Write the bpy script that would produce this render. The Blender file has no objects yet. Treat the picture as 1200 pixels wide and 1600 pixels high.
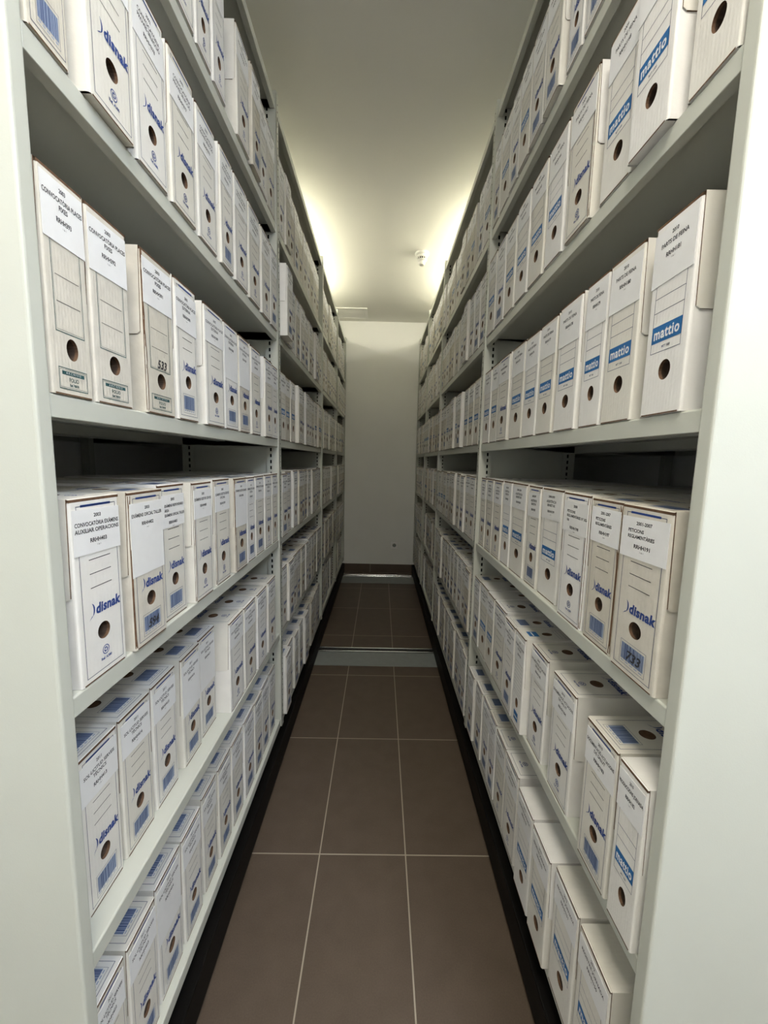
import bpy, math, random
from mathutils import Matrix, Vector
sc = bpy.context.scene
COL = sc.collection
rnd = random.Random(7)

# ---------------------------------------------------------------- camera
def rotm(pitch, roll, yaw):
    a, b, c = (math.radians(v) for v in (pitch, roll, yaw))
    return (Matrix.Rotation(c, 3, 'Z') @ Matrix.Rotation(a, 3, 'X') @ Matrix.Rotation(b, 3, 'Y'))
cam_d = bpy.data.cameras.new('camera'); cam = bpy.data.objects.new('camera', cam_d); COL.objects.link(cam)
M3 = rotm(-7.168, -1.2948, -0.6042)            # columns: right, forward, up
R_ = Matrix((M3.col[0], M3.col[2], -M3.col[1])).transposed()
cam.matrix_world = Matrix.Translation((0, 0, 1.3684)) @ R_.to_4x4()
cam_d.sensor_fit = 'VERTICAL'; cam_d.sensor_height = 36.0
cam_d.lens = 638.7 / 1600 * 36.0
cam_d.clip_start = 0.02
sc.camera = cam

# ---------------------------------------------------------------- world and exposure
w = bpy.data.worlds.new('world'); sc.world = w; w.use_nodes = True
w.node_tree.nodes['Background'].inputs[0].default_value = (0.8, 0.9, 1.0, 1)
w.node_tree.nodes['Background'].inputs[1].default_value = 0.02
sc.view_settings.view_transform = 'Standard'; sc.view_settings.look = 'None'
sc.view_settings.gamma = 1.0; sc.view_settings.use_curve_mapping = False
sc.view_settings.exposure = 0.50
LIGHT_MAIN = 24.0      # ceiling panel above the aisle mouth
LIGHT_COOL = 31.0      # panel behind the camera, to the right
LIGHT_WARM = 2.5       # panel behind the camera, to the left
LIGHT_TUBE = 58.0      # tubes above the shelving
C_MAIN = (1.0, 0.94, 0.84); C_COOL = (0.76, 0.85, 1.0); C_WARM = (1.0, 1.0, 0.78); C_TUBE = (1.0, 0.95, 0.78)

# ---------------------------------------------------------------- materials
def mat(name, col, rough=0.6, metal=0.0, noise=0.0, nscale=30.0, bump=0.0, bscale=200.0, rand=0.0, emit=0.0, spec=0.5, wave=0.0):
    m = bpy.data.materials.new(name); m.use_nodes = True
    nt = m.node_tree; bs = nt.nodes['Principled BSDF']
    bs.inputs['Roughness'].default_value = rough; bs.inputs['Metallic'].default_value = metal
    bs.inputs['Specular IOR Level'].default_value = spec
    c = nt.nodes.new('ShaderNodeRGB'); c.outputs[0].default_value = (*col, 1); out = c.outputs[0]
    tc = nt.nodes.new('ShaderNodeTexCoord')
    if noise:
        n = nt.nodes.new('ShaderNodeTexNoise'); n.inputs['Scale'].default_value = nscale; n.inputs['Detail'].default_value = 4
        nt.links.new(tc.outputs['Object'], n.inputs['Vector'])
        r = nt.nodes.new('ShaderNodeMapRange'); r.inputs[1].default_value = 0.3; r.inputs[2].default_value = 0.7
        r.inputs[3].default_value = 1 - noise; r.inputs[4].default_value = 1.0
        nt.links.new(n.outputs['Fac'], r.inputs[0])
        mx = nt.nodes.new('ShaderNodeVectorMath'); mx.operation = 'SCALE'
        nt.links.new(out, mx.inputs[0]); nt.links.new(r.outputs[0], mx.inputs['Scale']); out = mx.outputs[0]
    if rand:
        oi = nt.nodes.new('ShaderNodeObjectInfo')
        r = nt.nodes.new('ShaderNodeMix'); r.data_type = 'RGBA'
        r.inputs['A'].default_value = (1, 1, 1, 1); r.inputs['B'].default_value = (1 - rand, 1 - rand * 1.15, 1 - rand * 1.7, 1)
        nt.links.new(oi.outputs['Random'], r.inputs['Factor'])
        mx = nt.nodes.new('ShaderNodeVectorMath'); mx.operation = 'MULTIPLY'
        nt.links.new(out, mx.inputs[0]); nt.links.new(r.outputs['Result'], mx.inputs[1]); out = mx.outputs[0]
    nt.links.new(out, bs.inputs['Base Color'])
    h = None
    if bump:
        n = nt.nodes.new('ShaderNodeTexNoise'); n.inputs['Scale'].default_value = bscale
        nt.links.new(tc.outputs['Object'], n.inputs['Vector']); h = n.outputs['Fac']
        b = nt.nodes.new('ShaderNodeBump'); b.inputs['Strength'].default_value = bump; b.inputs['Distance'].default_value = 0.002
        nt.links.new(h, b.inputs['Height']); nt.links.new(b.outputs[0], bs.inputs['Normal'])
        if wave:
            wv = nt.nodes.new('ShaderNodeTexWave'); wv.bands_direction = 'Y'; wv.inputs['Scale'].default_value = 40
            wv.inputs['Distortion'].default_value = 0.6
            nt.links.new(tc.outputs['Object'], wv.inputs['Vector'])
            b2 = nt.nodes.new('ShaderNodeBump'); b2.inputs['Strength'].default_value = wave; b2.inputs['Distance'].default_value = 0.001
            nt.links.new(wv.outputs['Fac'], b2.inputs['Height']); nt.links.new(b.outputs[0], b2.inputs['Normal'])
            nt.links.new(b2.outputs[0], bs.inputs['Normal'])
    if emit:
        bs.inputs['Emission Color'].default_value = (*col, 1); bs.inputs['Emission Strength'].default_value = emit
    return m

CARD = mat('white_cardboard', (0.80, 0.785, 0.755), 0.75, noise=0.06, nscale=25, bump=0.25, bscale=120, rand=0.13, wave=0.1, spec=0.2)
BEIGE = mat('greyed_cardboard', (0.68, 0.645, 0.575), 0.8, noise=0.12, nscale=35, bump=0.3, bscale=120, rand=0.08, wave=0.14, spec=0.2)
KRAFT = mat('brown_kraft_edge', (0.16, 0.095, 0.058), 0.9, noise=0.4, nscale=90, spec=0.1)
INNER = mat('shaded_inner_papers', (0.09, 0.062, 0.045), 0.9, noise=0.6, nscale=60, spec=0.1)  # paper brown, darkened to carry the shade inside the finger holes
PAPER = mat('label_paper', (0.80, 0.80, 0.80), 0.6, noise=0.03, nscale=40, rand=0.04, spec=0.25)
INK = mat('black_ink', (0.03, 0.03, 0.035), 0.6)
GREY_INK = mat('grey_blue_ink', (0.045, 0.06, 0.12), 0.6)
BLUE = mat('blue_ink', (0.022, 0.055, 0.23), 0.6)
BAR_BLUE = mat('barcode_blue', (0.30, 0.36, 0.48), 0.6)
BAR_INK = mat('barcode_bars', (0.035, 0.065, 0.17), 0.6)
BAND = mat('band_blue', (0.018, 0.135, 0.36), 0.55)
GREEN_INK = mat('dark_green_ink', (0.02, 0.075, 0.08), 0.6)
STEEL = mat('grey_white_enamel', (0.545, 0.555, 0.49), 0.42, noise=0.02, nscale=8, bump=0.06, bscale=500, spec=0.4)
OPENING_SHADE = mat('opening_shade', (0.01, 0.01, 0.01), 0.9, spec=0.0)  # near-black that stands for the shade inside openings and gaps
BLACK = mat('black_plinth', (0.005, 0.0045, 0.004), 0.5, spec=0.12)
RAILM = mat('rail_aluminium', (0.62, 0.62, 0.60), 0.22, metal=1.0)
PLATE = mat('rail_plate_paint', (0.25, 0.27, 0.26), 0.45, noise=0.1, nscale=20)
WALLM = mat('wall_paint', (0.86, 0.86, 0.83), 0.8, noise=0.03, nscale=3, bump=0.15, bscale=90, spec=0.2)
CEILM = mat('ceiling_paint', (0.86, 0.85, 0.79), 0.85, noise=0.03, nscale=2, bump=0.1, bscale=120, spec=0.15)
SOCKETM = mat('socket_plastic', (0.95, 0.93, 0.93), 0.3)
PLASTIC = mat('white_plastic', (0.82, 0.81, 0.76), 0.35)
LAMP_MAIN = mat('lamp_diffuser', C_MAIN, emit=LIGHT_MAIN)
LAMP_COOL = mat('lamp_diffuser_cool', C_COOL, emit=LIGHT_COOL)
LAMP_WARM = mat('lamp_diffuser_warm', C_WARM, emit=LIGHT_WARM)
LAMP_TUBE = mat('lamp_tube_glow', C_TUBE, emit=LIGHT_TUBE)

def tile_mat(name, ox, oy, sx, sy, axis='XY'):
    m = bpy.data.materials.new(name); m.use_nodes = True
    nt = m.node_tree; bs = nt.nodes['Principled BSDF']; L = nt.links.new
    g = nt.nodes.new('ShaderNodeNewGeometry'); s = nt.nodes.new('ShaderNodeSeparateXYZ'); L(g.outputs['Position'], s.inputs[0])
    def line(o, off, size, hw):
        a = nt.nodes.new('ShaderNodeMath'); a.operation = 'SUBTRACT'; L(o, a.inputs[0]); a.inputs[1].default_value = off
        p = nt.nodes.new('ShaderNodeMath'); p.operation = 'PINGPONG'; L(a.outputs[0], p.inputs[0]); p.inputs[1].default_value = size / 2
        c = nt.nodes.new('ShaderNodeMath'); c.operation = 'LESS_THAN'; L(p.outputs[0], c.inputs[0]); c.inputs[1].default_value = hw
        return c.outputs[0]
    l1 = line(s.outputs[axis[0]], ox, sx, 0.0021); l2 = line(s.outputs[axis[1]], oy, sy, 0.0021)
    mx = nt.nodes.new('ShaderNodeMath'); mx.operation = 'MAXIMUM'; L(l1, mx.inputs[0]); L(l2, mx.inputs[1])
    n = nt.nodes.new('ShaderNodeTexNoise'); n.inputs['Scale'].default_value = 14; n.inputs['Detail'].default_value = 8; L(g.outputs['Position'], n.inputs['Vector'])
    n2 = nt.nodes.new('ShaderNodeTexNoise'); n2.inputs['Scale'].default_value = 260; L(g.outputs['Position'], n2.inputs['Vector'])
    ad = nt.nodes.new('ShaderNodeMath'); ad.operation = 'ADD'; L(n.outputs['Fac'], ad.inputs[0]); L(n2.outputs['Fac'], ad.inputs[1])
    cr = nt.nodes.new('ShaderNodeValToRGB'); cr.color_ramp.elements[0].position = 0.35; cr.color_ramp.elements[1].position = 0.65
    hf = nt.nodes.new('ShaderNodeMath'); hf.operation = 'MULTIPLY'; hf.inputs[1].default_value = 0.5; L(ad.outputs[0], hf.inputs[0])
    cr.color_ramp.elements[0].color = (0.088, 0.064, 0.046, 1); cr.color_ramp.elements[1].color = (0.112, 0.082, 0.060, 1)
    L(hf.outputs[0], cr.inputs[0])
    mc = nt.nodes.new('ShaderNodeMix'); mc.data_type = 'RGBA'; L(mx.outputs[0], mc.inputs['Factor'])
    L(cr.outputs[0], mc.inputs['A']); mc.inputs['B'].default_value = (0.36, 0.31, 0.24, 1)
    L(mc.outputs['Result'], bs.inputs['Base Color']); bs.inputs['Roughness'].default_value = 0.42
    bs.inputs['Specular IOR Level'].default_value = 0.35
    b = nt.nodes.new('ShaderNodeBump'); b.inputs['Strength'].default_value = 0.5; b.inputs['Distance'].default_value = 0.001; b.invert = True
    L(mx.outputs[0], b.inputs['Height']); L(b.outputs[0], bs.inputs['Normal'])
    return m
GX, TY = -0.1843, 1.2691
FLOORM = tile_mat('brown_floor_tiles', GX, TY, 0.3, 0.6)
SKIRTM = tile_mat('brown_skirting_tiles', GX + 0.08, -0.3, 0.6, 0.8, 'XZ')

# ---------------------------------------------------------------- mesh builder
class MB:
    def __init__(s): s.v = []; s.f = []; s.m = []; s.mats = []
    def mi(s, m):
        if m not in s.mats: s.mats.append(m)
        return s.mats.index(m)
    def poly(s, pts, m):
        b = len(s.v); s.v += [tuple(p) for p in pts]; s.f.append(tuple(range(b, b + len(pts)))); s.m.append(s.mi(m))
    def raw(s, vs, fs, m):
        b = len(s.v); s.v += [tuple(p) for p in vs]; k = s.mi(m)
        for f in fs: s.f.append(tuple(b + i for i in f)); s.m.append(k)
    def box(s, a, b, m):
        x0, y0, z0 = (min(a[i], b[i]) for i in range(3)); x1, y1, z1 = (max(a[i], b[i]) for i in range(3))
        vs = [(x0, y0, z0), (x1, y0, z0), (x1, y1, z0), (x0, y1, z0), (x0, y0, z1), (x1, y0, z1), (x1, y1, z1), (x0, y1, z1)]
        s.raw(vs, [(0, 3, 2, 1), (4, 5, 6, 7), (0, 1, 5, 4), (1, 2, 6, 5), (2, 3, 7, 6), (3, 0, 4, 7)], m)
    def lathe(s, prof, c, m, n=28, cap=True):
        vs = []; fs = []
        for r, z in prof:
            for i in range(n):
                a = 2 * math.pi * i / n; vs.append((c[0] + r * math.cos(a), c[1] + r * math.sin(a), c[2] + z))
        for k in range(len(prof) - 1):
            for i in range(n):
                j = (i + 1) % n; fs.append((k * n + i, k * n + j, (k + 1) * n + j, (k + 1) * n + i))
        if cap: fs.append(tuple(range(n - 1, -1, -1))); fs.append(tuple(range((len(prof) - 1) * n, len(prof) * n)))
        s.raw(vs, fs, m)
    def extrude_y(s, prof, y0, y1, m):        # closed profile of (x,z)
        n = len(prof); vs = [(x, y0, z) for x, z in prof] + [(x, y1, z) for x, z in prof]
        fs = [(i, (i + 1) % n, (i + 1) % n + n, i + n) for i in range(n)]
        fs += [tuple(range(n - 1, -1, -1)), tuple(range(n, 2 * n))]
        s.raw(vs, fs, m)
    def mesh(s, name):
        me = bpy.data.meshes.new(name); me.from_pydata(s.v, [], s.f)
        for m in s.mats: me.materials.append(m)
        me.polygons.foreach_set('material_index', s.m); me.update(); return me

def put(name, me, parent=None, loc=(0, 0, 0)):
    o = bpy.data.objects.new(name, me); COL.objects.link(o); o.location = loc
    if parent: o.parent = parent
    return o
def bevel(o, wd=0.002, seg=2):
    b = o.modifiers.new('bevel', 'BEVEL'); b.width = wd; b.segments = seg; b.limit_method = 'ANGLE'; b.harden_normals = False
def thing(name, label, cat, loc=(0, 0, 0), group=None, rz=0.0):
    o = bpy.data.objects.new(name, None); COL.objects.link(o); o.location = loc; o.rotation_euler = (0, 0, rz)
    o.empty_display_size = 0.05; o['label'] = label; o['category'] = cat
    if group: o['group'] = group
    return o
def struct(name, mb):
    o = put(name, mb.mesh(name)); o['kind'] = 'structure'; return o

# ---------------------------------------------------------------- text
_tc = {}
def text2d(s, size=0.01, bold=0.0, shear=0.0, sx=1.0, align='CENTER', gap=1.0):
    k = (s, size, bold, shear, sx, align, gap)
    if k in _tc: return _tc[k]
    c = bpy.data.curves.new('writing', 'FONT'); c.body = s; c.size = size; c.offset = bold; c.shear = shear; c.space_character = gap
    c.align_x = align; c.align_y = 'CENTER'; c.resolution_u = 2; c.fill_mode = 'FRONT'
    o = bpy.data.objects.new('writing', c); COL.objects.link(o)
    dg = bpy.context.evaluated_depsgraph_get(); dg.update()
    me = bpy.data.meshes.new_from_object(o.evaluated_get(dg))
    vs = [(v.co.x * sx, v.co.y) for v in me.vertices]; fs = [tuple(p.vertices) for p in me.polygons]
    # make all faces look the same way
    out = []
    for f in fs:
        a = sum(vs[f[i]][0] * vs[f[(i + 1) % len(f)]][1] - vs[f[(i + 1) % len(f)]][0] * vs[f[i]][1] for i in range(len(f)))
        out.append(f if a > 0 else tuple(reversed(f)))
    bpy.data.objects.remove(o); bpy.data.curves.remove(c); bpy.data.meshes.remove(me)
    _tc[k] = (vs, out); return _tc[k]

# ---------------------------------------------------------------- archive box
W0, H0, D0 = 0.108, 0.286, 0.387
class Art:
    """draws printed marks on a face; fn maps (u, v, offset) to a point"""
    def __init__(s, mb, fn): s.mb, s.fn = mb, fn
    def rect(s, u0, v0, u1, v1, m, o=0.0003):
        s.mb.poly([s.fn(u0, v0, o), s.fn(u1, v0, o), s.fn(u1, v1, o), s.fn(u0, v1, o)], m)
    def frame(s, u0, v0, u1, v1, t, m, o=0.0003, sides='LRTB'):
        if 'B' in sides: s.rect(u0, v0, u1, v0 + t, m, o)
        if 'T' in sides: s.rect(u0, v1 - t, u1, v1, m, o)
        if 'L' in sides: s.rect(u0, v0 + t, u0 + t, v1 - t, m, o)
        if 'R' in sides: s.rect(u1 - t, v0 + t, u1, v1 - t, m, o)
    def text(s, t, u, v, size, m, o=0.0006, ang=0.0, **k):
        vs, fs = text2d(t, size, **k); ca, sa = math.cos(ang), math.sin(ang)
        s.mb.raw([s.fn(u + x * ca - y * sa, v + x * sa + y * ca, o) for x, y in vs], fs, m)
    def crescent(s, u, v, r, m):
        n = 10; a = [math.radians(-75 + 150 * i / n) for i in range(n + 1)]
        out = [(u + r * math.cos(t) * 0.75, v + r * math.sin(t)) for t in a]
        inn = [(u + r * (math.cos(t) * 0.42 + 0.04), v + r * math.sin(t)) for t in a]
        for i in range(n):
            s.mb.poly([s.fn(*inn[i], 0.0004), s.fn(*out[i], 0.0004), s.fn(*out[i + 1], 0.0004), s.fn(*inn[i + 1], 0.0004)], m)
        # tail sweeping down and left
        s.mb.poly([s.fn(u + r * 0.22, v - r, 0.0004), s.fn(u + r * 0.1, v - r * 0.9, 0.0004), s.fn(u - r * 0.5, v - r * 1.45, 0.0004)], m)
    def ring(s, u, v, r0, r1, m, n=18, a0=0, a1=360, o=0.0004):
        for i in range(n):
            p, q = math.radians(a0 + (a1 - a0) * i / n), math.radians(a0 + (a1 - a0) * (i + 1) / n)
            s.mb.poly([s.fn(u + r0 * math.cos(p), v + r0 * math.sin(p), o), s.fn(u + r1 * math.cos(p), v + r1 * math.sin(p), o),
                       s.fn(u + r1 * math.cos(q), v + r1 * math.sin(q), o), s.fn(u + r0 * math.cos(q), v + r0 * math.sin(q), o)], m)
    def recycle(s, u, v, r, m):
        s.ring(u, v, r * 0.82, r, m, 16)
        for k in range(3):
            s.ring(u, v, r * 0.28, r * 0.55, m, 3, 90 + k * 120 - 40, 90 + k * 120 + 38)
            a = math.radians(90 + k * 120 + 50); b = math.radians(90 + k * 120 + 36)
            s.mb.poly([s.fn(u + r * 0.15 * math.cos(b), v + r * 0.15 * math.sin(b), 0.0004), s.fn(u + r * 0.68 * math.cos(b), v + r * 0.68 * math.sin(b), 0.0004),
                       s.fn(u + r * 0.42 * math.cos(a + 0.35), v + r * 0.42 * math.sin(a + 0.35), 0.0004)], m)
    def barcode(s, u0, v0, u1, v1, seed=1, big=False):
        r = random.Random(seed)
        s.frame(u0 - 0.003, v0 - 0.003, u1 + 0.003, v1 + 0.004, 0.0006, GREY_INK)
        s.rect(u0, v0 + 0.005, u1, v1, BAR_BLUE)
        x = u0 + 0.001
        while x < u1 - 0.003:
            b = r.choice((0.0008, 0.0012, 0.002, 0.0026)); s.rect(x, v0 + 0.0055, x + b, v1 - 0.0005, BAR_INK, 0.0005)
            x += b + r.choice((0.0009, 0.0013, 0.0020))
        for k in range(5): s.rect(u0 + k * (u1 - u0) / 5 + 0.001, v0 + 0.001, u0 + (k + 0.75) * (u1 - u0) / 5, v0 + 0.003, BAR_BLUE)

def art(a, kind, length, seed=1, top=False):
    if kind in 'RB':       # crescent brand boxes: R with recycling mark, B with barcode
        a.frame(-0.041, 0.009, 0.043, length - 0.012, 0.0010, GREY_INK)
        a.rect(-0.032, 0.272, 0.032, 0.2755, BLUE) if not top else None
        z = (0.146, 0.168, 0.190) if kind == 'R' else (0.150, 0.171, 0.192)
        for q in z: a.rect(-0.022, q, 0.025, q + 0.0012, INK)
        dv = 0.0 if kind == 'R' else 0.003
        a.crescent(-0.024, 0.1125 + dv, 0.0105, BLUE)
        a.text('disnak', 0.0125, 0.1105 + dv, 0.0222, BLUE, bold=0.0009, shear=0.10, sx=0.93, gap=1.05)
        if kind == 'R':
            a.recycle(0.002, 0.0385, 0.0078, BLUE); a.text('Ref. A380', 0.002, 0.0255, 0.006, BLUE, bold=0.0002)
        else:
            a.barcode(-0.024, 0.018, 0.028, 0.052, seed)
        return (0.001 if kind == 'R' else 0.002, 0.0715 if kind == 'R' else 0.082, 0.0138)
    if kind == 'M':
        if top: return (0.0, 0.115, 0.0148)
        a.frame(-0.037, 0.094, 0.037, 0.215, 0.0009, GREY_INK)
        for q in (0.154, 0.175): a.rect(-0.037, q, 0.037, q + 0.0009, GREY_INK)
        a.rect(-0.037, 0.109, 0.037, 0.134, BAND)
        a.text('mattio', 0.0, 0.1212, 0.0225, PAPER, bold=0.0006, sx=0.98, gap=1.10)
        a.text('MTT 1000', 0.002, 0.101, 0.0048, GREY_INK, bold=0.0001)
        return (0.004, 0.0655, 0.0148)
    if kind == 'F':
        if top: return (0.0, 0.09, 0.0148)
        a.frame(-0.036, 0.083, 0.036, 0.262, 0.0012, GREEN_INK); a.frame(-0.033, 0.086, 0.033, 0.259, 0.0004, GREEN_INK)
        for q in (0.122, 0.156): a.rect(-0.029, q, 0.029, q + 0.0008, INK)
        a.frame(-0.036, 0.008, 0.036, 0.037, 0.0011, GREEN_INK); a.frame(-0.0335, 0.0105, 0.0335, 0.0345, 0.0004, GREEN_INK)
        a.rect(-0.028, 0.0275, 0.028, 0.0325, GREEN_INK)
        a.text('A R C H I V O', 0, 0.030, 0.0042, PAPER, sx=1.5)
        a.text('FOLIO', 0, 0.0215, 0.0078, GREEN_INK, sx=1.1, bold=0.0001); a.text('Ref. 760/10', 0, 0.0145, 0.0048, GREEN_INK, bold=0.0002)
        return (0.002, 0.0635, 0.0148)
    # P: form lines with a small blue patch
    a.frame(-0.038, 0.10, 0.038, 0.215, 0.0006, GREY_INK)
    for q in range(9): a.rect(-0.038, 0.108 + q * 0.011, 0.038, 0.1086 + q * 0.011, GREY_INK)
    a.rect(-0.022, 0.02, 0.022, 0.048, BAND); a.rect(-0.018, 0.03, 0.018, 0.034, PAPER, 0.0005)
    return (0.0, 0.075, 0.0145)

def holed(mb, fn, u0, v0, u1, v1, hole, m, depth=0.028, n=22):
    """rectangular panel with a round finger hole and the dark pocket behind it"""
    cu, cv, r = hole
    angs = sorted([2 * math.pi * i / n for i in range(n)] +
                  [math.atan2(y - cv, x - cu) % (2 * math.pi) for x in (u0, u1) for y in (v0, v1)])
    def edge(a):
        c, s_ = math.cos(a), math.sin(a); t = 1e9
        if c > 1e-9: t = min(t, (u1 - cu) / c)
        if c < -1e-9: t = min(t, (u0 - cu) / c)
        if s_ > 1e-9: t = min(t, (v1 - cv) / s_)
        if s_ < -1e-9: t = min(t, (v0 - cv) / s_)
        return cu + t * c, cv + t * s_
    k = len(angs)
    inn = [(cu + r * math.cos(a), cv + r * math.sin(a)) for a in angs]; out = [edge(a) for a in angs]
    vs = [fn(*p, 0) for p in inn] + [fn(*p, 0) for p in out]
    mb.raw(vs, [(i, i + k, (i + 1) % k + k, (i + 1) % k) for i in range(k)], m)
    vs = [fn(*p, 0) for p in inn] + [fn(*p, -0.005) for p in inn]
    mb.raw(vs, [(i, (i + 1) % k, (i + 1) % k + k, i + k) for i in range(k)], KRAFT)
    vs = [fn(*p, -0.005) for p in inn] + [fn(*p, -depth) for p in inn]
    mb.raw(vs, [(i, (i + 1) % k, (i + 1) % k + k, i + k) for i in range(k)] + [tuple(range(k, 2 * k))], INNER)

def make_carton(kind, worn=0, seed=1, hand=None):
    """local: front face x=0 looking +x, u=+y, z up from 0"""
    mb = MB(); W, H, D = W0, H0 - 0.0054, D0; m = BEIGE if kind == 'F' else CARD
    if worn >= 3: m = BEIGE; worn -= 3
    hw = W / 2 - 0.002; r = 0.004
    fr = lambda u, v, o: (o, u, v)
    a = Art(mb, fr)
    hole = art(a, kind, H0, seed)
    if hand: a.text(hand, 0.004, (0.034 if kind in 'RB' else 0.094), 0.022, INK, o=0.0009, bold=0.0006, shear=0.25)
    holed(mb, fr, -hw + r, 0.0, hw - r, H, hole, m)
    # rounded front corners, sides, back, bottom
    for sgn in (-1, 1):
        pts = [(-r + r * math.sin(t), sgn * (hw - r + r * (1 - 1 + math.cos(t)))) for t in (math.pi / 2, math.pi / 3, math.pi / 6, 0)]
        pts = [(-r + r * math.sin(t), sgn * (hw - r + r * math.cos(t))) for t in (math.pi / 2, math.pi / 3, math.pi / 6, 0)] + [(-D, sgn * hw)]
        for p, q in zip(pts, pts[1:]):
            f = [(p[0], p[1], 0), (q[0], q[1], 0), (q[0], q[1], H), (p[0], p[1], H)]
            mb.poly(f if sgn > 0 else f[::-1], m)
    mb.poly([(-D, hw, 0), (-D, -hw, 0), (-D, -hw, H), (-D, hw, H)], m)
    mb.poly([(-D, -hw, 0), (-D, hw, 0), (0, hw - r, 0), (0, -hw + r, 0)], m)
    mb.box((-0.006, -hw + 0.006, 0.0002), (0.0004, hw - 0.006, 0.0022), KRAFT)
    rr = random.Random(seed + 50)
    if worn:             # torn liner along one upright edge
        s_ = -1 if worn == 1 else 1
        z = 0.004; wd = 0.003
        while z < H - 0.004:
            dz = min(rr.uniform(0.006, 0.02), H - z); w2 = min(0.0048, max(0.0008, wd + rr.uniform(-0.0018, 0.0018)))
            y0 = s_ * (hw - 0.0002)
            f = [(0.0005, s_ * (hw - r - wd + 0.002), z), (-r * 0.35, y0, z), (-r * 0.35, y0, z + dz), (0.0005, s_ * (hw - r - w2 + 0.002), z + dz)]
            mb.poly(f if s_ > 0 else f[::-1], KRAFT); z += dz; wd = w2
    return mb.mesh('carton_' + kind)

def make_lid(kind, beige=False, seed=1):
    mb = MB(); W, H, D = W0, H0, D0; m = BEIGE if (kind == 'F' or beige) else CARD
    hw = W / 2; t = 0.0025
    tf = lambda u, v, o: (-v, u, H + o)
    a = Art(mb, tf)
    hole = art(a, kind, D, seed + 3, top=True)
    holed(mb, tf, -hw, 0.003, hw, D, hole, m, depth=0.03)
    # front edge of the lid: raw board
    mb.box((-0.003, -hw, H - 0.0056), (-0.0028, hw, H), KRAFT)
    mb.poly([(-0.003, -hw, H), (-0.003, hw, H), (-0.0005, hw - 0.001, H - 0.0012), (-0.0005, -hw + 0.001, H - 0.0012)][::-1], m)
    mb.poly([(-0.0005, -hw + 0.001, H - 0.0012), (-0.0005, hw - 0.001, H - 0.0012), (-0.0005, hw - 0.001, H - 0.0056), (-0.0005, -hw + 0.001, H - 0.0056)][::-1], KRAFT)
    mb.poly([(-D, -hw, H - t), (-D, hw, H - t), (-0.003, hw, H - t), (-0.003, -hw, H - t)], KRAFT)
    mb.poly([(-D, hw, H - 0.12), (-D, -hw, H - 0.12), (-D, -hw, H), (-D, hw, H)], m)
    for s_ in (-1, 1):    # side flaps reaching halfway down
        zb = 0.137
        y0, y1 = s_ * hw, s_ * (hw - 0.0019)
        q = [(-0.006, y0, zb + 0.004), (-0.012, y0, zb), (-D, y0, zb), (-D, y0, H), (-0.003, y0, H)]
        mb.poly(q if s_ < 0 else q[::-1], m)
        q = [(-0.006, y0, zb + 0.004), (-0.003, y0, H), (-0.003, y1, H), (-0.006, y1, zb + 0.004)]
        mb.poly(q if s_ < 0 else q[::-1], KRAFT)
        q = [(-0.012, y0, zb), (-D, y0, zb), (-D, y1, zb), (-0.012, y1, zb)]
        mb.poly(q if s_ > 0 else q[::-1], KRAFT)
    return mb.mesh('lid_' + kind)

def make_label(lines, h=0.068, w=0.098, body=0.0088, seed=0, left=False, top=0.268):
    mb = MB(); rr = random.Random(seed); sk = rr.uniform(-0.0012, 0.0012); z1 = top + rr.uniform(-0.002, 0.004); z0 = z1 - h
    P = [(-w / 2, z0 - sk), (w / 2, z0 + sk), (w / 2, z1 + sk), (-w / 2, z1 - sk)]
    x = 0.0011
    mb.poly([(x, *p) for p in P], PAPER)
    for i in range(4):
        p, q = P[i], P[(i + 1) % 4]; mb.poly([(0.0002, *p), (0.0002, *q), (x, *q), (x, *p)], PAPER)
    a = Art(mb, lambda u, v, o: (x + o, u, v + sk * u / w * 2))
    n = len(lines) - 2; v = z1 - 0.010
    a.text(lines[0], 0, v, body * 0.88, INK, o=0.0002, bold=0.00022); v -= 0.0125
    for t in lines[1:-1]:
        tw = max(x_ for x_, _ in text2d(t, body, bold=0.00022)[0]) * 2
        sx = min(1.0, (w - 0.006) / tw)
        if left: a.text(t, -w / 2 + 0.016, v, body * 0.9, INK, o=0.0002, bold=0.00022, sx=min(0.9, sx), align='LEFT')
        else: a.text(t, 0, v, body, INK, o=0.0002, bold=0.00022, sx=sx)
        v -= 0.0098
    v -= 0.006
    a.text(lines[-1], 0.0, v, body, INK, o=0.0002, bold=0.00028)
    a.text('1 de 1', 0.0, v - 0.0078, body * 0.42, INK, o=0.0002)
    return mb.mesh('paper_label')

cartons = {}; lids = {}
def carton(kind, worn=0, hand=None, seed=1):
    k = (kind, worn, hand, seed if kind == 'B' else 1)
    if k not in cartons: cartons[k] = make_carton(kind, worn, seed, hand)
    return cartons[k]
def lid(kind, beige=False):
    k = (kind, beige)
    if k not in lids: lids[k] = make_lid(kind, beige)
    return lids[k]
GEN = {}
def generic_label(i):
    i %= 8
    T = (('2009', 'EXPEDIENTS PERSONAL', 'RRHH210'), ('2011', 'SOL·LICITUD SERVEIS', 'TÈCNICS', 'RRHH415'), ('2004', 'CONVOCATÒRIA', 'RRHH372'),
         ('2012', 'PARTS DE FEINA', 'MANTENIMENT', 'RRHH188'), ('2006', 'NÒMINES', 'RRHH305'), ('2001-2007', 'PETICIONS', 'REGLAMENTÀRIES', 'RRHH199'),
         ('2008', 'PERMISOS I LLICÈNCIES', 'RRHH240'), ('2005', 'EXÀMENS', 'ADMINISTRACIÓ', 'RRHH330'))
    if i not in GEN: GEN[i] = make_label(T[i], seed=i * 5)
    return GEN[i]

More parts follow.
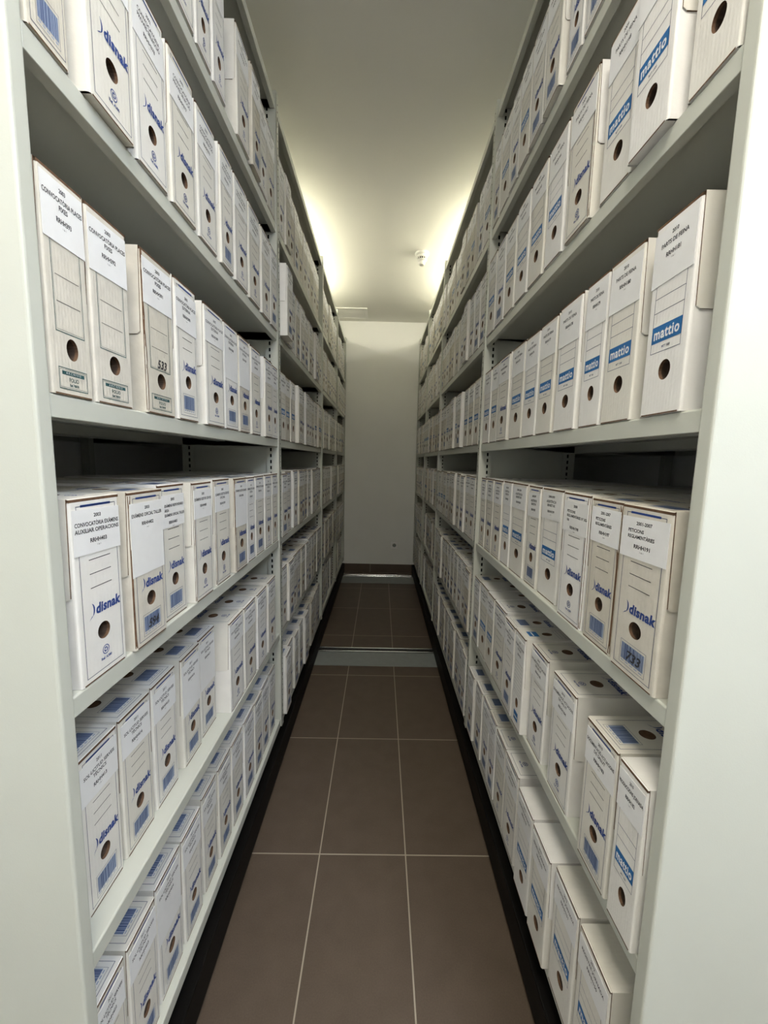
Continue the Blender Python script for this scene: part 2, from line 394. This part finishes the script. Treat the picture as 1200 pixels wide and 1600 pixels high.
ORD = ['first', 'second', 'third', 'fourth', 'fifth', 'sixth', 'seventh', 'eighth', 'ninth', 'tenth', 'eleventh', 'twelfth', 'thirteenth']
SHELFW = {1: 'top shelf', 2: 'second shelf down', 3: 'third shelf down', 4: 'fourth shelf down', 5: 'fifth shelf down', 6: 'bottom shelf'}
BAYW = {1: 'nearest', 2: 'second', 3: 'third', 4: 'farthest'}
LOOK = {'R': 'white archive box with crescent logo', 'B': 'white barcoded archive box', 'M': 'white archive box with blue band',
        'F': 'greyish archive box with green frame', 'P': 'white archive box with ruled form'}
ZS = {1: 2.282, 2: 1.874, 3: 1.446, 4: 1.020, 5: 0.595, 6: 0.182, 0: 2.722}
LX, RX = -0.4333, 0.4233
BL = [0.550, 1.757, 3.023, 4.016, 4.883]; BR = [0.550, 1.765, 3.035, 3.979, 4.877]

def place_box(side, row, bay, idx, y0, y1, kind, dx=0.0, label=None, worn=0, hand=None, seed=1, hs=1.0, jit=True, lm=None, rear=False):
    """dx: how far the front stands out past the shelf edge (negative: set back)"""
    s = 1 if side == 'left' else -1
    X = (LX + dx) if side == 'left' else (RX - dx)
    W = y1 - y0
    rz = 0.0 if side == 'left' else math.pi
    if jit: rz += rnd.uniform(-0.004, 0.004)
    look = LOOK[kind] + (f' marked {hand}' if hand else '')
    lab = f'{look}, {ORD[idx]} in {BAYW[bay]} {side} bay, {SHELFW[row]}'
    root = thing('archive_box', lab, 'box', (X, (y0 + y1) / 2, ZS[row] + 0.0016), 'archive boxes on the shelves', rz)
    sx = max(0.6, (W - 0.0035) / W0); root.scale = (1, sx, hs)
    put('carton', carton(kind, worn, hand, seed), root); put('lid', lid(kind, worn >= 3), root)
    if label is not None:
        o = put('paper_label', label, root, (0, rnd.uniform(-0.001, 0.001), 0))
    return root

# ---------------------------------------------------------------- room shell
mb = MB(); mb.box((-1.27, -3.0, -0.05), (1.27, 4.907, 0), FLOORM); struct('floor', mb)
mb = MB(); mb.box((-1.27, -3.0, 2.942), (1.27, 4.907, 3.0), CEILM); struct('ceiling', mb)
mb = MB(); mb.box((-1.27, 4.907, -0.05), (1.27, 5.0, 3.0), WALLM); struct('wall_back', mb)
mb = MB(); mb.box((-1.35, -3.0, -0.05), (-1.27, 5.0, 3.0), WALLM); struct('wall_left', mb)
mb = MB(); mb.box((1.27, -3.0, -0.05), (1.35, 5.0, 3.0), WALLM); struct('wall_right', mb)
mb = MB(); mb.box((-1.35, -3.1, -0.05), (1.35, -3.0, 3.0), WALLM); struct('wall_front', mb)
mb = MB(); mb.box((-1.27, 4.894, 0), (1.27, 4.907, 0.107), SKIRTM); o = struct('baseboard_back', mb); bevel(o, 0.002)

# rails set across the floor
def rail(y0, y1, yr, lab):
    t = thing('floor_rail', lab, 'rail', (0, y0, 0), 'rails the shelving rolls on')
    mb = MB(); mb.box((-1.26, 0, 0.0004), (1.26, y1 - y0, 0.004), PLATE)
    for x in (-0.9, 0.02, 0.9): mb.lathe([(0.006, 0.0), (0.006, 0.001), (0.003, 0.0016)], (x, (y1 - y0) * 0.3, 0.004), RAILM, 12)
    o = put('cover_plate', mb.mesh('cover_plate'), t); bevel(o, 0.0012)
    for k, (a, b) in enumerate(((0.0, 0.010), (0.050, 0.060))):
        mb = MB(); mb.box((-1.26, yr - y0 + a, 0.0004), (1.26, yr - y0 + b, 0.012), RAILM); o = put('rail_bar', mb.mesh('rail_bar'), t); bevel(o, 0.002)
    mb = MB(); mb.box((-1.26, yr - y0 + 0.011, 0.0004), (1.26, yr - y0 + 0.049, 0.002), BLACK); put('rail_groove', mb.mesh('rail_groove'), t)
rail(2.588, 2.778, 2.782, 'bright steel floor rail with grey cover plate, nearer of the two')
rail(4.445, 4.700, 4.704, 'grey floor rail plate just in front of the back wall')

# ---------------------------------------------------------------- shelving
LIP = 0.0315; T = 0.0018
def shelf_mesh(length):
    mb = MB(); D = 0.40; r = 0.003
    # folded sheet: profile runs inside the unit toward -x; front at x=0, top at z=0
    out = [(0, -LIP), (0, -r), (-r * 0.3, -r * 0.3), (-r, 0), (-D + r, 0), (-D, -r), (-D, -LIP)]
    inn = [(-D + 0.016, -LIP), (-D + 0.016, -LIP + T), (-D + T, -LIP + T), (-D + T, -T), (-T, -T), (-T, -LIP + T), (-0.018, -LIP + T), (-0.018, -LIP)]
    mb.extrude_y(out + inn, 0, length, STEEL)
    mb.box((-0.26, 0.002, -0.014), (-0.22, length - 0.002, -T), STEEL)     # stiffener under the sheet
    return mb.mesh('shelf')
ZTOP, ZBOT = 2.752, 0.148
def upright_mesh(lo=ZBOT, hi=ZTOP, sheet=True):
    mb = MB(); hw = 0.0150; D = 0.40
    # front post: channel with a face toward the aisle
    for (xa, xb) in ((0.006, -0.048), (-D + 0.046, -D - 0.002)):
        mb.box((xa, -hw, lo), (xa - T, hw, hi), STEEL) if xa > 0 else mb.box((xb, -hw, lo), (xb + T, hw, hi), STEEL)
        for s_ in (-1, 1): mb.box((xa, s_ * hw, lo), (xb, s_ * (hw - T), hi), STEEL)
    if sheet: mb.box((-0.046, -0.004, lo + 0.01), (-D + 0.046, 0.004, hi - 0.02), STEEL)
    # face perforations and flank slots as flat patches, their inner shade painted dark
    z = lo + 0.02; k = 0
    while z < hi - 0.02:
        xf = 0.0066
        if k % 6 == 3: mb.poly([(xf, -0.0032, z - 0.008), (xf, 0.0032, z - 0.008), (xf, 0.0032, z + 0.008), (xf, -0.0032, z + 0.008)], OPENING_SHADE)
        else: mb.poly([(xf, 0.0033 * math.cos(a), z + 0.0033 * math.sin(a)) for a in [i * math.pi / 4 for i in range(8)]], OPENING_SHADE)
        for xc in (-0.030, -D + 0.028):
            for s_ in (-1, 1):
                y = s_ * (hw + 0.0003)
                q = [(xc - 0.0035, y, z - 0.007), (xc + 0.0035, y, z - 0.007), (xc + 0.0035, y, z + 0.007), (xc - 0.0035, y, z + 0.007)]
                mb.poly(q if s_ < 0 else q[::-1], OPENING_SHADE)
        z += 0.0252; k += 1
    return mb.mesh('upright')
UP = upright_mesh()
mb = MB(); mb.box((0, -0.015, ZBOT), (-0.034, 0.015, ZTOP), STEEL); RP = mb.mesh('rear_post')

def unit(side, X, B):
    s = 1 if side == 'left' else -1
    rz = 0 if side == 'left' else math.pi
    t = thing('mobile_shelving_unit', f'tall grey-white enamelled mobile shelving unit along the {side} side of the aisle', 'shelving',
              (X, B[0], 0.001), 'mobile shelving units facing the aisle')
    def part(name, me, dx, y, z, flip=False):
        o = put(name, me, t, (-s * dx, y - B[0], z)); o.rotation_euler = (0, 0, rz + (math.pi if flip else 0)); return o
    # end panel with folded edges
    mb = MB()
    y0, y1 = 0.523 - B[0], 0.5485 - B[0]
    mb.box((0.004 * s, y0, 0.03), (-0.83 * s, y1, 2.80), STEEL)
    o = put('end_panel', mb.mesh('end_panel'), t); bevel(o, 0.004, 3)
    nb = len(B) - 1
    for b in range(nb):
        ya = B[b] + (0.001 if b == 0 else 0.0158); yb = B[b + 1] - 0.0158
        sm = shelf_mesh(yb - ya)
        for r_ in (0, 1, 2, 3, 4, 5, 6):
            for flip, dx in ((False, 0.0), (True, 0.83)):
                yy = ya
                turned = (s < 0) != flip
                if turned: yy = yb
                o = part('shelf', sm, dx, yy, ZS[r_], flip); bevel(o, 0.0008, 1)
    for b in range(1, nb + 1):
        part('upright', UP, 0.0, B[b], 0.0)
        part('rear_post', RP, 0.79, B[b], 0.0)
    mb = MB(); x0, x1 = 0.019 * s, -0.80 * s
    mb.box((x0, -0.02, 0.0132), (x1, B[-1] - B[0] + 0.01, 0.112), BLACK); mb.box((-0.04 * s, 0.0, 0.112), (x1, B[-1] - B[0], 0.146), OPENING_SHADE)  # second box is a near-black filler for the shaded gap below the shelf
    o = put('carriage_base', mb.mesh('carriage_base'), t); bevel(o, 0.004)
    return t
unit('left', LX, BL); unit('right', RX, BR)

# ---------------------------------------------------------------- box rows in the nearest bays: (near y, far y, kind, stand-out, extras)
L_ = lambda *t, **k: (t, k)
def conv(code, *lines, year='2003'): return (year, *lines, 'RRHH%d' % code)
rows = {}
rows['left', 1] = [(0.925, 1.030, 'R', .003), (1.034, 1.122, 'R', .003), (1.126, 1.212, 'R', .004), (1.290, 1.404, 'R', .006), (1.410, 1.505, 'B', .012, dict(worn=3)),
                   (1.512, 1.612, 'R', .003), (1.616, 1.728, 'R', .0)]
rows['left', 2] = [(0.553, 0.628, 'B', .002, dict(worn=3)), (0.645, 0.760, 'R', .012), (0.774, 0.884, 'R', .004), (0.892, 1.006, 'R', .005), (1.018, 1.130, 'R', .003),
                   (1.146, 1.240, 'B', .006), (1.248, 1.366, 'R', .006), (1.376, 1.499, 'R', .005), (1.511, 1.630, 'R', .006), (1.636, 1.736, 'B', .004)]
rows['left', 3] = [(0.553, 0.636, 'F', .001), (0.638, 0.738, 'F', .0), (0.770, 0.882, 'F', .002, dict(hand='533', worn=1)), (0.886, 0.990, 'B', .003),
                   (1.020, 1.147, 'R', .006), (1.152, 1.265, 'B', .002), (1.270, 1.375, 'B', .002, dict(worn=3)), (1.386, 1.497, 'R', .002), (1.535, 1.640, 'R', .006), (1.644, 1.738, 'R', .002)]
rows['left', 4] = [(0.566, 0.680, 'R', .000), (0.690, 0.804, 'B', .006, dict(hand='594', worn=4)), (0.812, 0.922, 'B', -.008), (0.938, 1.048, 'R', .002, dict(worn=1)),
                   (1.070, 1.183, 'R', -.002, dict(worn=1)), (1.203, 1.318, 'B', .004, dict(worn=4)), (1.328, 1.415, 'B', .0), (1.424, 1.532, 'B', -.002),
                   (1.540, 1.640, 'R', -.002), (1.643, 1.738, 'R', -.002)]
rows['left', 5] = [(0.590, 0.692, 'B', -.036), (0.696, 0.800, 'B', -.037), (0.806, 0.910, 'B', -.039), (0.930, 1.034, 'B', -.037), (1.038, 1.146, 'B', -.042),
                   (1.156, 1.281, 'R', -.004), (1.285, 1.412, 'R', -.003), (1.418, 1.540, 'R', .0), (1.552, 1.668, 'R', .002)]
rows['left', 6] = [(0.556, 0.640, 'B', -.014), (0.644, 0.742, 'B', -.013), (0.748, 0.856, 'B', -.018), (0.860, 0.964, 'B', -.017), (0.976, 1.072, 'B', -.02), (1.076, 1.177, 'B', -.017),
                   (1.180, 1.285, 'B', -.016), (1.289, 1.401, 'B', -.013), (1.404, 1.502, 'B', -.012), (1.506, 1.611, 'B', -.015), (1.615, 1.713, 'B', -.016)]
rows['right', 1] = [(0.905, 1.007, 'B', .003), (1.011, 1.092, 'B', .003), (1.108, 1.214, 'B', .012), (1.220, 1.328, 'B', .008), (1.331, 1.430, 'M', .006), (1.434, 1.528, 'B', .004),
                    (1.532, 1.648, 'M', .002), (1.652, 1.744, 'B', .002)]
rows['right', 2] = [(0.553, 0.645, 'M', .002), (0.660, 0.767, 'M', .014), (0.770, 0.880, 'M', .002), (0.905, 1.028, 'R', .006, dict(worn=2)), (1.042, 1.154, 'M', .004), (1.160, 1.276, 'M', .004),
                    (1.281, 1.397, 'M', .004), (1.402, 1.513, 'M', .004), (1.518, 1.630, 'B', .003), (1.634, 1.746, 'M', .003)]
rows['right', 3] = [(0.584, 0.682, 'M', .003), (0.706, 0.808, 'M', .001), (0.811, 0.899, 'M', .0), (0.910, 1.025, 'M', .002), (1.035, 1.144, 'M', .001), (1.148, 1.258, 'M', .0),
                    (1.261, 1.384, 'M', .0), (1.394, 1.522, 'R', .004), (1.530, 1.628, 'M', .0), (1.632, 1.742, 'M', .0)]
rows['right', 4] = [(0.570, 0.698, 'B', .005, dict(hand='733', worn=3)), (0.704, 0.812, 'B', -.002, dict(worn=5)), (0.816, 0.938, 'R', -.002, dict(worn=2)), (0.968, 1.093, 'M', -.014), (1.097, 1.192, 'B', -.012),
                    (1.200, 1.333, 'M', -.010), (1.338, 1.430, 'M', -.010), (1.433, 1.541, 'R', -.007), (1.548, 1.652, 'R', -.008), (1.655, 1.744, 'R', -.008)]
rows['right', 5] = [(0.553, 0.628, 'M', .010), (0.634, 0.742, 'B', .008), (0.804, 0.922, 'R', -.002), (0.960, 1.074, 'R', -.006), (1.077, 1.160, 'P', .010), (1.164, 1.262, 'B', .010),
                    (1.286, 1.420, 'R', .0), (1.424, 1.515, 'M', .0), (1.519, 1.634, 'M', -.002), (1.638, 1.742, 'B', .0)]
rows['right', 6] = [(0.590, 0.700, 'M', .008), (0.704, 0.815, 'M', .008), (0.818, 0.926, 'M', .018), (0.930, 1.040, 'M', .016), (1.064, 1.184, 'R', .008), (1.190, 1.300, 'R', .005),
                    (1.304, 1.394, 'B', .004), (1.399, 1.494, 'B', .001), (1.498, 1.606, 'B', .004), (1.610, 1.718, 'B', .012)]

def texts(side, row, i):
    if side == 'left':
        if row == 3:
            if i < 3: return conv(393 - i, 'CONVOCATÒRIA PLACES', 'FIXES')
            return conv(393 - i, 'CONVOCATÒRIA PLACES', 'EXTERNA')
        if row == 4:
            if i == 0: return conv(403, 'CONVOCATÒRIA EXÀMENS', 'AUXILIAR OPERACIONS')
            if i == 1: return conv(402, 'EXÀMENS OFICIAL TALLER')
            if i == 2: return conv(401, 'EXÀMENS RESPONSABLE', 'ÀREA', 'EXÀMENS OFICIAL TALLER')
            return conv(403 - i, 'EXÀMENS GESTOR SERVEIS', *(('OFICINA',) if i % 2 == 0 else ()))
        if row >= 5: return conv(413 + i + (9 if row == 6 else 0), 'SOL·LICITUD SERVEIS', 'TÈCNICS', year='2011')
        if row == 2: return conv(380 - i, 'CONVOCATÒRIA', 'PROVES SELECCIÓ', year='2002')
        return conv(360 - i, 'PROVES SELECCIÓ', year='2001')
    if row == 3: return conv(181 - i, 'PARTS DE FEINA', year='2010')
    if row == 2: return conv(170 - i, 'PARTS DE FEINA', year='2009')
    if row == 1: return conv(158 - i, 'PARTS DE FEINA', year='2008')
    if row == 4:
        if i < 2: return ('2001-2007', 'PETICIONS', 'REGLAMENTÀRIES', 'RRHH191' if i == 0 else 'RRHH197')
        if i == 2: return ('2008', 'PETICIONS', 'REGLAMENTÀRIES Nº 102-', '106', 'RRHH198')
        return ('2008-2009', 'ASSISTÈNCIA', 'BENESTAR', 'RRHH%d' % (196 + i))
    if row == 5:
        if i == 0: return conv(182, 'PRODUCCIONS JORNADA', year='2010')
        return conv(182 + i, 'DOCUMENTACIÓ ACTUACIONS', 'DE SALUT', year='2010')
    return conv(150 + i, 'REGISTRE JORNADA', year='2012')

allboxes = 0
for (side, row), lst in rows.items():
    for i, it in enumerate(lst):
        y0, y1, kind, dx = it[:4]; ex = dict(it[4]) if len(it) > 4 else {}
        tx = texts(side, row, i)
        big = (side, row, i) in (('left', 3, 5), ('left', 3, 6), ('left', 4, 1), ('left', 4, 5), ('left', 5, 3), ('left', 5, 4), ('left', 6, 2))
        hgt = 0.132 if big else (0.078 if row == 3 and kind != 'R' else 0.068)
        lft = len(tx) == 5 or (side == 'right' and row == 4 and i < 3)
        lb = make_label(tx, h=hgt, w=0.100, seed=row * 31 + i * 7 + (3 if side == 'left' else 0), left=lft, top=0.272 if kind == 'F' or kind == 'M' else 0.266)
        place_box(side, row, 1, i, y0, y1, kind, dx, lb, seed=1 + i % 3, hs=1.0 + rnd.uniform(-0.012, 0.008), **ex)
        allboxes += 1

# a few boxes of the far side of the right unit, seen through the open fourth shelf
for i, y in enumerate((1.08, 1.20, 1.33, 1.46)):
    t = thing('archive_box', f'shaded archive box seen from behind through the fourth right shelf, {ORD[i]} from near end', 'box',
              (RX + 0.829, y, ZS[4] + 0.0016), 'archive boxes on the shelves', 0.0)
    t.scale = (1, 1.0, 0.97); put('carton', carton('R'), t); put('lid', lid('R'), t)
    allboxes += 1

# ---------------------------------------------------------------- following bays
MIX = {('left', 1): 'RRRBR', ('left', 2): 'RBRRR', ('left', 3): 'MRRRB', ('left', 4): 'RRBRB', ('left', 5): 'BBBRR', ('left', 6): 'BBRB',
       ('right', 1): 'RRBMR', ('right', 2): 'RRBR', ('right', 3): 'MRBRM', ('right', 4): 'MRBRR', ('right', 5): 'BMRRB', ('right', 6): 'BBBR'}
far = []
for bay in (2, 3, 4):
    for side, B in (('left', BL), ('right', BR)):
        for row in range(1, 7):
            y = B[bay - 1] + 0.019; end = B[bay] - 0.019; i = 0
            base = rnd.choice((-.004, 0, .003, .006)) - (0.02 if row >= 5 and rnd.random() < .4 else 0)
            while True:
                wd = rnd.uniform(0.098, 0.122)
                if y + wd > end:
                    if end - y > 0.082: wd = end - y
                    else: break
                kind = rnd.choice(MIX[side, row])
                if (side, row, bay) == ('left', 3, 2): kind = 'M' if i < 3 or i > 7 else 'R'
                if (side, row, bay) == ('right', 4, 2): kind = 'M' if i in (7, 8, 9) else rnd.choice('RBR')
                dx = base + rnd.choice((0, 0, 0, .004, -.003, .010))
                if (side, row, bay) == ('left', 3, 2) and i == 3: dx = .02
                if (side, row, bay) == ('left', 2, 2) and i == 0: dx = .035
                if (side, row, bay) == ('left', 6, 2) and i in (0, 4): dx = .02
                far.append([bay, side, row, i, y + 0.001, y + wd - 0.001, kind, dx])
                y += wd + (rnd.uniform(0.03, 0.06) if rnd.random() < 0.06 else 0.001); i += 1
far.sort(key=lambda f: f[4])
room = 300 - allboxes
for bay, side, row, i, y0, y1, kind, dx in far[:room]:
    lb = generic_label(rnd.randrange(8)) if rnd.random() < 0.93 else None
    place_box(side, row, bay, i, y0, y1, kind, dx, lb, worn=rnd.choice((0, 0, 0, 0, 1 if side == 'left' else 2, 3)), seed=1, hs=1.0 + rnd.uniform(-0.02, 0.008))
# the small distant rest as one object
mb = MB()
for bay, side, row, i, y0, y1, kind, dx in far[room:]:
    s = 1 if side == 'left' else -1
    X = (LX + dx) if s > 0 else (RX - dx); z = ZS[row] + 0.0016; h = H0 * (1 + rnd.uniform(-0.02, 0.008)); y0 += .0015; y1 -= .0015; W = y1 - y0; c = (y0 + y1) / 2
    m = CARD if rnd.random() < 0.85 else BEIGE
    mb.box((X, y0, z), (X - s * D0, y1, z + h - .0035), m)
    mb.box((X - s * .003, y0 + .001, z + h - .0035), (X - s * D0, y1 - .001, z + h), m)
    mb.box((X - s * .001, y0 + .001, z + h - .0035), (X - s * .003, y1 - .001, z + h - .001), KRAFT)
    k = W / W0
    def fn(u, v, o): return (X + s * o, c + s * u * k, z + v)
    a = Art(mb, fn)
    a.rect(-.048, .198, .048, .266, PAPER, .0008)
    for q, l in ((.256, .012), (.243, .03), (.233, .024), (.219, .016)): a.rect(-l, q, l, q + .0045, INK, .0012)
    if kind == 'M': a.rect(-.037, .109, .037, .134, BAND); a.frame(-.037, .094, .037, .19, .0008, GREY_INK)
    else:
        a.frame(-.041, .009, .043, .19, .0009, GREY_INK); a.rect(-.01, .105, .036, .118, BLUE)
        for q in (.146, .168, .188): a.rect(-.022, q, .025, q + .001, INK)
        if kind == 'B': a.rect(-.024, .018, .028, .052, BAR_BLUE)
    cv = .0655 if kind == 'M' else .075
    mb.poly([fn(.0138 * math.cos(t), cv + .0138 * math.sin(t), .0006) for t in [j * math.pi / 6 for j in range(12)]], OPENING_SHADE)  # flat disc painted as the dark inside of the finger hole
o = put('archive_boxes', mb.mesh('archive_boxes')); o['kind'] = 'stuff'; o['category'] = 'boxes'
o['label'] = 'far rows of white archive boxes packed on the shelves nearest the back wall'

# ---------------------------------------------------------------- ceiling and wall fittings
t = thing('smoke_detector', 'small round white smoke detector on the ceiling', 'smoke detector', (0.281, 3.33, 2.942))
mb = MB(); mb.lathe([(0.052, 0.0), (0.054, -0.004), (0.054, -0.014), (0.046, -0.022)], (0, 0, 0), PLASTIC, 32); put('mounting_base', mb.mesh('mounting_base'), t)
mb = MB(); mb.lathe([(0.040, -0.0222), (0.043, -0.030), (0.041, -0.036)], (0, 0, 0), PLASTIC, 32)
for k in range(14):
    a = k * 2 * math.pi / 14; c, s_ = math.cos(a), math.sin(a)
    p = [(0.037 * c - 0.003 * s_, 0.037 * s_ + 0.003 * c), (0.037 * c + 0.003 * s_, 0.037 * s_ - 0.003 * c), (0.033 * c + 0.003 * s_, 0.033 * s_ - 0.003 * c), (0.033 * c - 0.003 * s_, 0.033 * s_ + 0.003 * c)]
    n = 4; mb.raw([(x, y, -0.036) for x, y in p] + [(x, y, -0.052) for x, y in p], [(i, (i + 1) % 4, (i + 1) % 4 + 4, i + 4) for i in range(4)], PLASTIC)
mb.lathe([(0.030, -0.036), (0.030, -0.051)], (0, 0, 0), OPENING_SHADE, 20)
mb.lathe([(0.038, -0.0512), (0.038, -0.056), (0.026, -0.064), (0.024, -0.082), (0.018, -0.088)], (0, 0, 0), PLASTIC, 32)
put('sensor_head', mb.mesh('sensor_head'), t)

t = thing('ceiling_vent', 'white rectangular vent grille on the ceiling by the back wall', 'vent', (-0.42, 4.65, 2.942))
mb = MB()
for a, b in (((-.27, -.16), (.245, -.135)), ((-.27, .135), (.245, .16)), ((-.27, -.135), (-.245, .135)), ((.22, -.135), (.245, .135))):
    mb.box((a[0], a[1], -0.010), (b[0], b[1], 0), PLASTIC)
o = put('frame', mb.mesh('frame'), t); bevel(o, 0.003)
mb = MB()
for k in range(12): mb.box((-.2448, -.128 + k * .0225, -0.0055), (.2198, -.1135 + k * .0225, -0.003), PLASTIC)
mb.box((-.2448, -.1345, -0.002), (.2198, .1345, -0.0004), WALLM)
put('louvre', mb.mesh('louvre'), t)

t = thing('power_socket', 'small grey square power socket low on the back wall', 'socket', (0.186, 4.907, 0.345))
mb = MB(); mb.box((-.042, -.010, -.042), (.042, 0, .042), SOCKETM); o = put('face_plate', mb.mesh('face_plate'), t); bevel(o, 0.004, 3)
mb = MB(); n = 24
ang = [i * 2 * math.pi / n for i in range(n)]
for r0, y0_, r1, y1_, m in ((.025, -.0103, .022, -.0103, PLASTIC), (.022, -.0103, .020, -.0035, OPENING_SHADE)):
    mb.raw([(r0 * math.cos(a), y0_, r0 * math.sin(a)) for a in ang] + [(r1 * math.cos(a), y1_, r1 * math.sin(a)) for a in ang],
           [(i, (i + 1) % n, (i + 1) % n + n, i + n) for i in range(n)], m)
mb.poly([(.022 * math.cos(a), -.0102, .022 * math.sin(a)) for a in ang], PLATE)
for x in (-.0095, .0095): mb.poly([(x + .003 * math.cos(a), -.0106, .003 * math.sin(a)) for a in ang], OPENING_SHADE)  # pin holes are flat discs with their inner shade painted
put('socket_well', mb.mesh('socket_well'), t)

# lamps
def panel(x, y, sx, sy, m, lab):
    t = thing('ceiling_light', lab, 'light', (x, y, 2.942))
    mb = MB(); mb.box((-sx / 2, -sy / 2, -0.012), (sx / 2, sy / 2, -0.004), m); put('diffuser', mb.mesh('diffuser'), t)
    mb = MB()
    for a, b in (((-sx / 2 - .02, -sy / 2 - .02), (sx / 2 + .02, -sy / 2)), ((-sx / 2 - .02, sy / 2), (sx / 2 + .02, sy / 2 + .02)), ((-sx / 2 - .02, -sy / 2), (-sx / 2, sy / 2)), ((sx / 2, -sy / 2), (sx / 2 + .02, sy / 2))):
        mb.box((a[0], a[1], -0.014), (b[0], b[1], 0), PLASTIC)
    put('frame', mb.mesh('frame'), t)
panel(0.0, -0.25, 0.6, 0.6, LAMP_MAIN, 'square ceiling light over the near end of the aisle')
panel(0.94, -0.55, 0.6, 0.6, LAMP_COOL, 'cool square ceiling light behind the viewer on the right')
panel(-0.95, -1.0, 0.6, 0.6, LAMP_WARM, 'warm square ceiling light behind the viewer on the left')
for s in (-1, 1):
    side = 'left' if s < 0 else 'right'
    t = thing('tube_light', f'tube light mounted above the {side} shelving unit', 'light', (s * 0.80, 3.40, 2.815), 'tube lights above the shelving')
    mb = MB(); mb.box((-.02, -.74, -.05), (.02, .74, -.006), PLASTIC); put('housing', mb.mesh('housing'), t)
    mb = MB(); n = 12; ang = [i * 2 * math.pi / n for i in range(n)]
    mb.raw([(.014 * math.cos(a), -.72, .010 + .014 * math.sin(a)) for a in ang] + [(.014 * math.cos(a), .72, .010 + .014 * math.sin(a)) for a in ang],
           [(i, (i + 1) % n, (i + 1) % n + n, i + n) for i in range(n)] + [tuple(range(n - 1, -1, -1)), tuple(range(n, 2 * n))], LAMP_TUBE)
    put('tube', mb.mesh('tube'), t)
